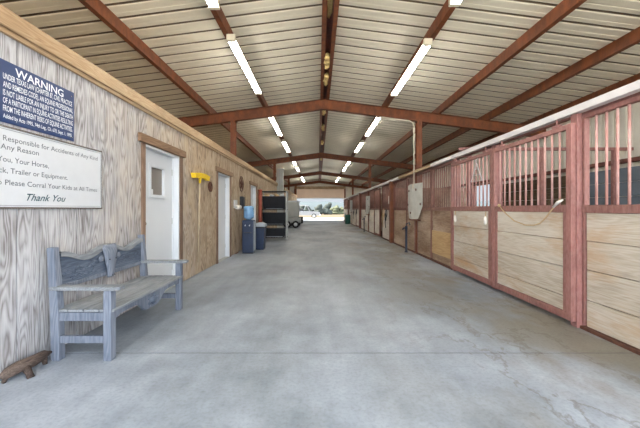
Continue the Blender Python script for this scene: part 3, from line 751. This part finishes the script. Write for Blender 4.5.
# bench
bx0, by0, by1 = -2.24, 2.63, 4.02
t = thing('garden_bench', 'blue-grey weathered wooden bench with a carved steer head back', 'bench', (-2.0, 3.3, 0))
xr0, xr1 = -2.235, -2.165; xf0, xf1 = -1.765, -1.70
for y, lab in ((2.66, None), (3.99, None)):
    obj('leg', MB().add([(xr0+.04,y-.035,0),(xr1+.04,y-.035,0),(xr1+.04,y+.035,0),(xr0+.04,y+.035,0)]+[(xr0+.03,y-.035,.45),(xr1+.03,y-.035,.45),(xr1+.03,y+.035,.45),(xr0+.03,y+.035,.45)]+
        [(xr0,y-.03,.93),(xr1-.01,y-.03,.93),(xr1-.01,y+.03,.93),(xr0,y+.03,.93)],
        [(0,3,2,1),(8,9,10,11)]+[(i+4*j,(i+1)%4+4*j,(i+1)%4+4*j+4,i+4*j+4) for j in (0,1) for i in range(4)]), 'bluewash', t, bevel=.006)
    obj('leg', MB().box(xf0, xf1, y-.035, y+.035, 0, .578), 'bluewash', t, bevel=.006)
    obj('armrest', MB().prism([(xr0+.03,y-.045),(xf1+.04,y-.055),(xf1+.075,y-.035),(xf1+.075,y+.035),(xf1+.04,y+.055),(xr0+.03,y+.045)], 2, .58, .612), 'bluewashY', t, bevel=.006)
    obj('side_stretcher', MB().box(xr1+.03, xf0, y-.018, y+.018, .14, .20), 'bluewash', t, bevel=.004)
    obj('side_rail', MB().box(xr1+.03, xf0, y-.022, y+.022, .325, .395), 'bluewash', t, bevel=.004)
y0, y1 = 2.70, 3.95
st = MB()
for k in range(4):
    x = -2.19+k*.128; st.box(x, x+.120, 2.64, 4.01, .398, .42)
obj('seat', st, 'bluewashY', t, bevel=.004)
# apron with a shaped lower edge
def apron_z(u): return .345-.105*math.exp(-((u-.5)/.17)**4)-.02*(abs(u-.5) > .46)
poly = [(2.69, .397)]+[(2.69+(3.96-2.69)*k/28, apron_z(k/28)) for k in range(29)]+[(3.96, .397)]
obj('apron', MB().prism(poly, 0, xf0+.015, xf0+.05), 'bluewash', t, bevel=.003)
em = MB().blob((xf0+.052, 3.325, .315), (.012, .06, .04), 3, .4, 3)
for k in range(5): em.blob((xf0+.052, 3.325+.085*math.cos(k*1.257), .315+.045*math.sin(k*1.257)), (.01, .03, .02), k, .3, 3, 1)
obj('carved_emblem', em, 'carved', t)
# back: carved board with wavy top, moulded top rail of two long horns, steer head
def back_top(u):
    d = abs(u-.5)*2
    return .832+.036*math.cos(d*2*math.pi)
ys = [2.695+1.26*k/32 for k in range(33)]; XBK = -2.20
N_ = 32
tops = [(y, back_top(k/N_)) for k, y in enumerate(ys)]
lowz = lambda k: .60-.02*math.sin(k/N_*math.pi)
obj('back_panel', MB().prism([(y, lowz(k)) for k, y in enumerate(ys)]+[(y, z) for y, z in reversed(tops)], 0, XBK-.012, XBK+.012), 'carved', t)
tr_ = MB()
for (ya_, za_), (yb_, zb_) in zip(tops, tops[1:]):
    tr_.add([(XBK-.03,ya_,za_-.02),(XBK+.035,ya_,za_-.02),(XBK+.035,ya_,za_+.022),(XBK-.03,ya_,za_+.022),(XBK-.03,yb_,zb_-.02),(XBK+.035,yb_,zb_-.02),(XBK+.035,yb_,zb_+.022),(XBK-.03,yb_,zb_+.022)],
            [(0,1,5,4),(1,2,6,5),(2,3,7,6),(3,0,4,7)])
obj('top_rail', tr_, 'bluewashY', t)
obj('bottom_rail', MB().box(XBK-.02, XBK+.02, 2.69, 3.96, .565, .605), 'bluewash', t, bevel=.004)
# low relief carving ridges either side of the head
cv = MB(); rnd = random.Random(3)
for sgn in (-1, 1):
    for k in range(14):
        c0 = 3.325+sgn*rnd.uniform(.17, .56); z0 = rnd.uniform(.64, .74)
        cv.tube([(XBK+.013, c0+j*.022, z0+.016*math.sin(j*1.3+k)) for j in range(-3, 4)], .005, 5)
obj('carving', cv, 'carved', t)
hx = XBK+.02
sec = [(.545,.030,.022),(.56,.040,.032),(.60,.046,.036),(.66,.062,.036),(.72,.085,.034),(.77,.098,.034),(.81,.108,.030),(.85,.115,.022),(.885,.10,.014)]
vs = []; K = 12
for z, ry, rx in sec:
    for k in range(K):
        a_ = 2*math.pi*k/K; vs.append((hx+rx*(1+math.cos(a_))*.8, 3.325+ry*math.sin(a_), z))
fs = [(i*K+k, i*K+(k+1)%K, (i+1)*K+(k+1)%K, (i+1)*K+k) for i in range(len(sec)-1) for k in range(K)]+[tuple(range(K)), tuple((len(sec)-1)*K+k for k in range(K))]
hd_ = obj('steer_head', MB().add(vs, fs, True), 'bluewash', t)
for sgn in (-1, 1):
    obj('ear', MB().blob((hx+.02, 3.325+sgn*.135, .755), (.018, .035, .03), 2, .1), 'bluewash', hd_)
    obj('nostril', MB().blob((hx+.058, 3.325+sgn*.017, .57), (.006, .006, .008), 1, .1, 2, 1), 'black', hd_)
    obj('eye', MB().blob((hx+.05, 3.325+sgn*.05, .735), (.008, .010, .008), 1, .1, 2, 1), 'black', hd_)

# driftwood
t = thing('driftwood_log', 'gnarled dark brown driftwood log on the floor by the wall', 'driftwood', (-2.15, 2.4, 0))
pts = [(-2.262, 2.27, .05), (-2.25, 2.31, .058), (-2.225, 2.38, .07), (-2.205, 2.46, .078), (-2.19, 2.54, .082), (-2.18, 2.61, .085)]
m_ = MB().tube(pts, [.012, .034, .045, .046, .038, .014], 14)
m_.v = [tuple(Vector(v)+Vector((1, 1, 1))*0.016*noise.noise(Vector(v)*22)+Vector((0, 0, .012*noise.noise(Vector(v)*9)))) for v in m_.v]
obj('trunk', m_, 'bark', t)
obj('stub', MB().tube([(-2.20, 2.41, .06), (-2.15, 2.38, .03), (-2.125, 2.37, .0)], [.03, .022, .024], 10), 'bark', t)
obj('stub', MB().tube([(-2.25, 2.31, .05), (-2.26, 2.30, .0)], [.018, .014], 8), 'bark', t)
obj('stub', MB().tube([(-2.19, 2.56, .07), (-2.2, 2.58, .0)], [.022, .016], 8), 'bark', t)

# water cooler
cx, cy = -1.97, 9.1
t = thing('water_cooler', 'navy water cooler against the plywood wall', 'water cooler', (cx, cy, 0))
b = MB().box(cx-.16, cx+.16, cy-.15, cy+.17, .02, .94)
obj('body', b, 'navy', t, bevel=.03)
obj('tap', MB().tube([(cx-.06, cy-.15, .80), (cx-.06, cy-.19, .80), (cx-.06, cy-.19, .77)], .012, 8).tube([(cx+.06, cy-.15, .80), (cx+.06, cy-.19, .80), (cx+.06, cy-.19, .77)], .012, 8), 'signwhite', t)
obj('side_panel', MB().box(cx+.162, cx+.168, cy-.12, cy+.14, .08, .9), 'lid', t, label='pale grey side panel')
obj('drip_tray', MB().box(cx-.1, cx+.1, cy-.21, cy-.15, .58, .60), 'black', t)
obj('foot', MB().box(cx-.15, cx+.15, cy-.14, cy+.16, 0, .03), 'black', t)
pf = [(.06, .0), (.07, .02), (.13, .05), (.145, .08), (.145, .14), (.138, .15), (.145, .16), (.145, .24), (.138, .25), (.145, .26), (.145, .36), (.12, .39), (.05, .40)]
bt = thing('water_bottle', 'clear blue upturned water bottle on the navy cooler', 'bottle', (cx, cy+.01, .94))
obj('bottle_shell', MB().lathe((cx, cy+.01, .94), pf, 20), 'bottle', bt)
obj('water', MB().lathe((cx, cy+.01, .945), [(.04, 0), (.06, .02), (.125, .055), (.135, .09), (.135, .27)], 20), flat('blue_water', srgb(96, 156, 206), .15, vary=.03, bump=0), bt)

# trash bin
cx, cy = -1.80, 9.95
t = thing('trash_bin', 'navy plastic trash bin with pale lid behind the water cooler', 'trash bin', (cx, cy, 0))
v0 = [(-.15,-.17),(.15,-.17),(.15,.17),(-.15,.17)]
m_ = MB().add([(cx+x*.9, cy+y*.9, .0) for x, y in v0]+[(cx+x*1.12, cy+y*1.12, .72) for x, y in v0], [(0,3,2,1),(4,5,6,7)]+[(i,(i+1)%4,(i+1)%4+4,i+4) for i in range(4)])
obj('bin_body', m_, 'navy', t, bevel=.02)
obj('lid', MB().prism([(cx-.19,.71),(cx+.19,.71),(cx+.17,.79),(cx+.06,.83),(cx-.06,.83),(cx-.17,.79)], 1, cy-.21, cy+.21), 'lid', t, bevel=.01)
obj('liner', MB().box(cx-.175, cx+.175, cy-.197, cy+.197, .66, .708), 'black', t)

# rack with black bins
rx0, rx1, ry0, ry1 = -2.26, -1.26, 12.75, 13.3
t = thing('storage_rack', 'grey metal rack holding black bins past the trash bin', 'rack', (-1.76, 13, 0))
for x in (rx0, rx1):
    for y in (ry0, ry1): obj('upright', MB().box(x-.02, x+.02, y-.02, y+.02, 0, 1.98), 'steel', t)
for z in (.1, .60, 1.22, 1.95):
    m_ = MB().box(rx0, rx1, ry0-.015, ry0+.015, z-.015, z+.015).box(rx0, rx1, ry1-.015, ry1+.015, z-.015, z+.015).box(rx0, rx0+.02, ry0, ry1, z-.015, z+.015).box(rx1-.02, rx1, ry0, ry1, z-.015, z+.015)
    if z < 1.9: 
        for k in range(9): m_.tube([(rx0+.06+k*.11, ry0, z+.01), (rx0+.06+k*.11, ry1, z+.01)], .006, 5)
    obj('shelf', m_, 'tyre', t)
def bin_(z, h, lab, wd=.46, lean=.10, mt='black'):
    t = thing('storage_bin', lab, 'bin', (-1.76, 13, z), 'black bins on the rack')
    x0, x1, y0, y1 = -1.76-wd, -1.76+wd, ry0+.04, ry1-.04
    m_ = MB(); th = .015
    m_.add([(x0+.05,y0+lean,z),(x1-.05,y0+lean,z),(x1,y0-.08,z+h),(x0,y0-.08,z+h),(x0+.05,y0+lean+th,z),(x1-.05,y0+lean+th,z),(x1,y0-.08+th,z+h),(x0,y0-.08+th,z+h)], [(0,1,2,3),(7,6,5,4),(0,4,5,1),(1,5,6,2),(2,6,7,3),(3,7,4,0)])
    m_.prism([(y0+lean, z), (y1, z), (y1, z+h), (y0-.08, z+h)], 0, x0, x0+th).prism([(y0+lean, z), (y1, z), (y1, z+h), (y0-.08, z+h)], 0, x1-th, x1)
    m_.box(x0, x1, y1-th, y1, z, z+h).box(x0+.04, x1-.04, y0+lean, y1, z, z+.012)
    obj('tub', m_, mt, t)
    obj('rim', MB().box(x0-.01, x1+.01, y0-.10, y0-.07, z+h-.02, z+h+.01), mt, t)
    obj('label_strip', MB().box(x0+.12, x1-.12, y0+lean-.01, y0+lean-.0, z+.015, z+.035), 'lid', t)
bin_(1.245, .50, 'black sloped bin on the top shelf of the rack')
bin_(.625, .48, 'black sloped bin on the middle shelf of the rack')
bin_(.125, .34, 'dark low bin on the bottom shelf of the rack', lean=.02)
for k in range(4):
    t2 = tag(obj('tack_bundle', MB().blob((-2.05+k*.2, ry0+.0+.12, 1.245+.50+.06-.02), (.09, .10, .05), k, .35), 'lid' if k % 2 else 'rope'), ['tan bundle, leftmost on the top bin', 'grey bundle, second on the top bin', 'tan bundle, third on the top bin', 'grey bundle, rightmost on the top bin'][k], 'bundle', 'bundles on the top bin')

# pale duct/column past the wall end
t = thing('metal_duct', 'tall pale grey sheet-metal duct rising past the end of the wood beam', 'duct', (-2.15, 18.25, 0))
obj('duct_shaft', MB().box(-2.36, -1.98, 18.12, 18.45, 0, 3.5), 'grey', t, bevel=.02)
obj('duct_cap', MB().box(-2.39, -1.95, 18.09, 18.48, 3.48, 3.54), 'grey', t)
obj('seam', MB().box(-2.18, -2.16, 18.105, 18.12, 0, 3.48), 'steel', t)

# white box cart
t = thing('equipment_cart', 'white box on a grey wheeled cart past the black bins', 'cart', (-1.75, 21.5, 0))
obj('white_box', MB().box(-2.2, -1.30, 21.1, 22.3, .72, 1.78), 'grey', t, bevel=.03)
obj('box_lid', MB().box(-2.22, -1.28, 21.08, 22.32, 1.70, 1.80), 'white', t, bevel=.01)
obj('chassis', MB().box(-2.15, -1.1, 20.95, 22.4, .36, .70), 'steel', t, bevel=.02)
obj('engine_housing', MB().box(-1.30, -1.0, 21.0, 21.6, .3, .74), 'tyre', t, bevel=.03)
for x, y in ((-1.46, 20.9), (-1.46, 22.42), (-2.0, 20.9), (-2.0, 22.42)):
    wv = obj('wheel', MB().lathe((x, y-.06, .24), [(.12, 0), (.22, .01), (.24, .04), (.24, .08), (.22, .11), (.12, .12)], 18, 1), 'tyre', t)
    obj('hub', MB().lathe((x, y-.075, .24), [(.05, 0), (.12, .012), (.12, .02)], 14, 1), 'white', wv)
obj('fender', MB().box(-2.2, -1.15, 20.86, 20.97, .49, .52), 'steel', t)

# truck outside
TY = 44
t = thing('utility_truck', 'white utility truck parked outside the far opening', 'truck', (-1.3, TY, 0))
G = -.04
obj('body', MB().prism([(-4.2, G+.42), (.25, G+.42), (.25, G+.78), (.1, G+.9), (-1.35, G+.98), (-1.4, G+1.0), (-4.2, G+1.0)], 1, TY-.9, TY+.9), 'truck', t, bevel=.05)
obj('roof', MB().box(-3.9, -1.35, TY-.85, TY+.85, G+1.72, G+1.80), 'truck', t, bevel=.04)
m_ = MB()
for yy in (TY-.8, TY+.8):
    m_.bar((-1.1, yy, G+.95), (-1.5, yy, G+1.75), .08, .08).bar((-2.6, yy, G+.95), (-2.55, yy, G+1.75), .12, .1).bar((-3.8, yy, G+.95), (-3.75, yy, G+1.75), .1, .1)
obj('pillar', m_, 'truck', t)
obj('glass', MB().prism([(-1.15, G+.98), (-1.18, G+.98), (-1.5, G+1.72), (-1.47, G+1.72)], 1, TY-.75, TY+.75), 'glass', t)
obj('seat', MB().box(-2.5, -2.0, TY-.6, TY+.6, G+.9, G+1.35), 'black', t)
for x in (-3.4, -.55):
    for yy in (TY-.95, TY+.75):
        wv = obj('wheel', MB().lathe((x, yy, G+.34), [(.2, 0), (.32, .02), (.34, .06), (.34, .16), (.2, .2)], 20, 1), 'tyre', t)
        obj('hub', MB().lathe((x, yy-.01, G+.34), [(.05, 0), (.18, .01), (.18, .02)], 14, 1), 'grey', wv)
obj('bumper', MB().box(.2, .38, TY-.85, TY+.85, G+.40, G+.55), 'grey', t)
obj('headlight', MB().lathe((.24, TY-.6, G+.68), [(.1, 0), (.09, .03)], 12, 0).lathe((.24, TY+.6, G+.68), [(.1, 0), (.09, .03)], 12, 0), 'lid', t)

# bushes and hills beyond the field
rnd = random.Random(11)
def bush(x, y, h, r, mt, lab, i):
    t = thing('cedar_tree', lab, 'tree', (x, y, -.16), 'trees beyond the field')
    m_ = MB()
    for k in range(6):
        m_.blob((x+rnd.uniform(-.5, .5)*r, y+rnd.uniform(-.5, .5)*r, -.16+h*(.12+.13*k)), (r*(1-.11*k), r*(1-.11*k), h*.28), i*9+k, .35, 2.2)
    obj('crown', m_, mt, t)
    obj('trunk', MB().tube([(x, y, -.2), (x, y, h*.5)], .15, 8), 'bark', t)
spots = [(-16, 2.8), (-12.5, 3.1), (-9.5, 2.6), (-7, 3.0), (-4.6, 3.3), (-2.2, 3.0), (0, 3.5), (2.4, 4.0), (4.4, 3.2), (6.6, 2.6), (9, 2.5), (12, 2.7), (15, 3.0), (18, 2.8)]
for i, (x, h) in enumerate(spots):
    sm = 'leaf2' if i in (8, 9, 10) else 'leaf'
    place = ['leftmost in the row', 'second from left in the row', 'third from left in the row', 'fourth from left in the row', 'above the truck roof', 'above the truck bonnet', 'left of the tallest tree', 'tallest in the row', 'right of the tallest tree',
             'second right of the tallest tree', 'third right of the tallest tree', 'third from right in the row', 'second from right in the row', 'rightmost in the row'][i]
    bush(x, 84+rnd.uniform(-5, 5), h*.74, 1.2, sm, ('olive' if sm == 'leaf2' else 'grey green')+' tree beyond the field, '+place, i)
m_ = MB(); n = 60; vs = []
for k in range(n+1):
    x = -300+600*k/n; h = 11+4*noise.noise(Vector((x*.012, 3, 1)))+2*noise.noise(Vector((x*.05, 7, 1)))
    vs += [(x, 380, -.3), (x, 420, h), (x, 520, h*.8), (x, 560, -.3)]
m_.add(vs, [(4*k+j, 4*k+j+1, 4*k+j+5, 4*k+j+4) for k in range(n) for j in range(3)], True)
tag(obj('hills', m_, 'hill'), 'low hazy hills on the horizon past the trees', 'hill', kind='structure')
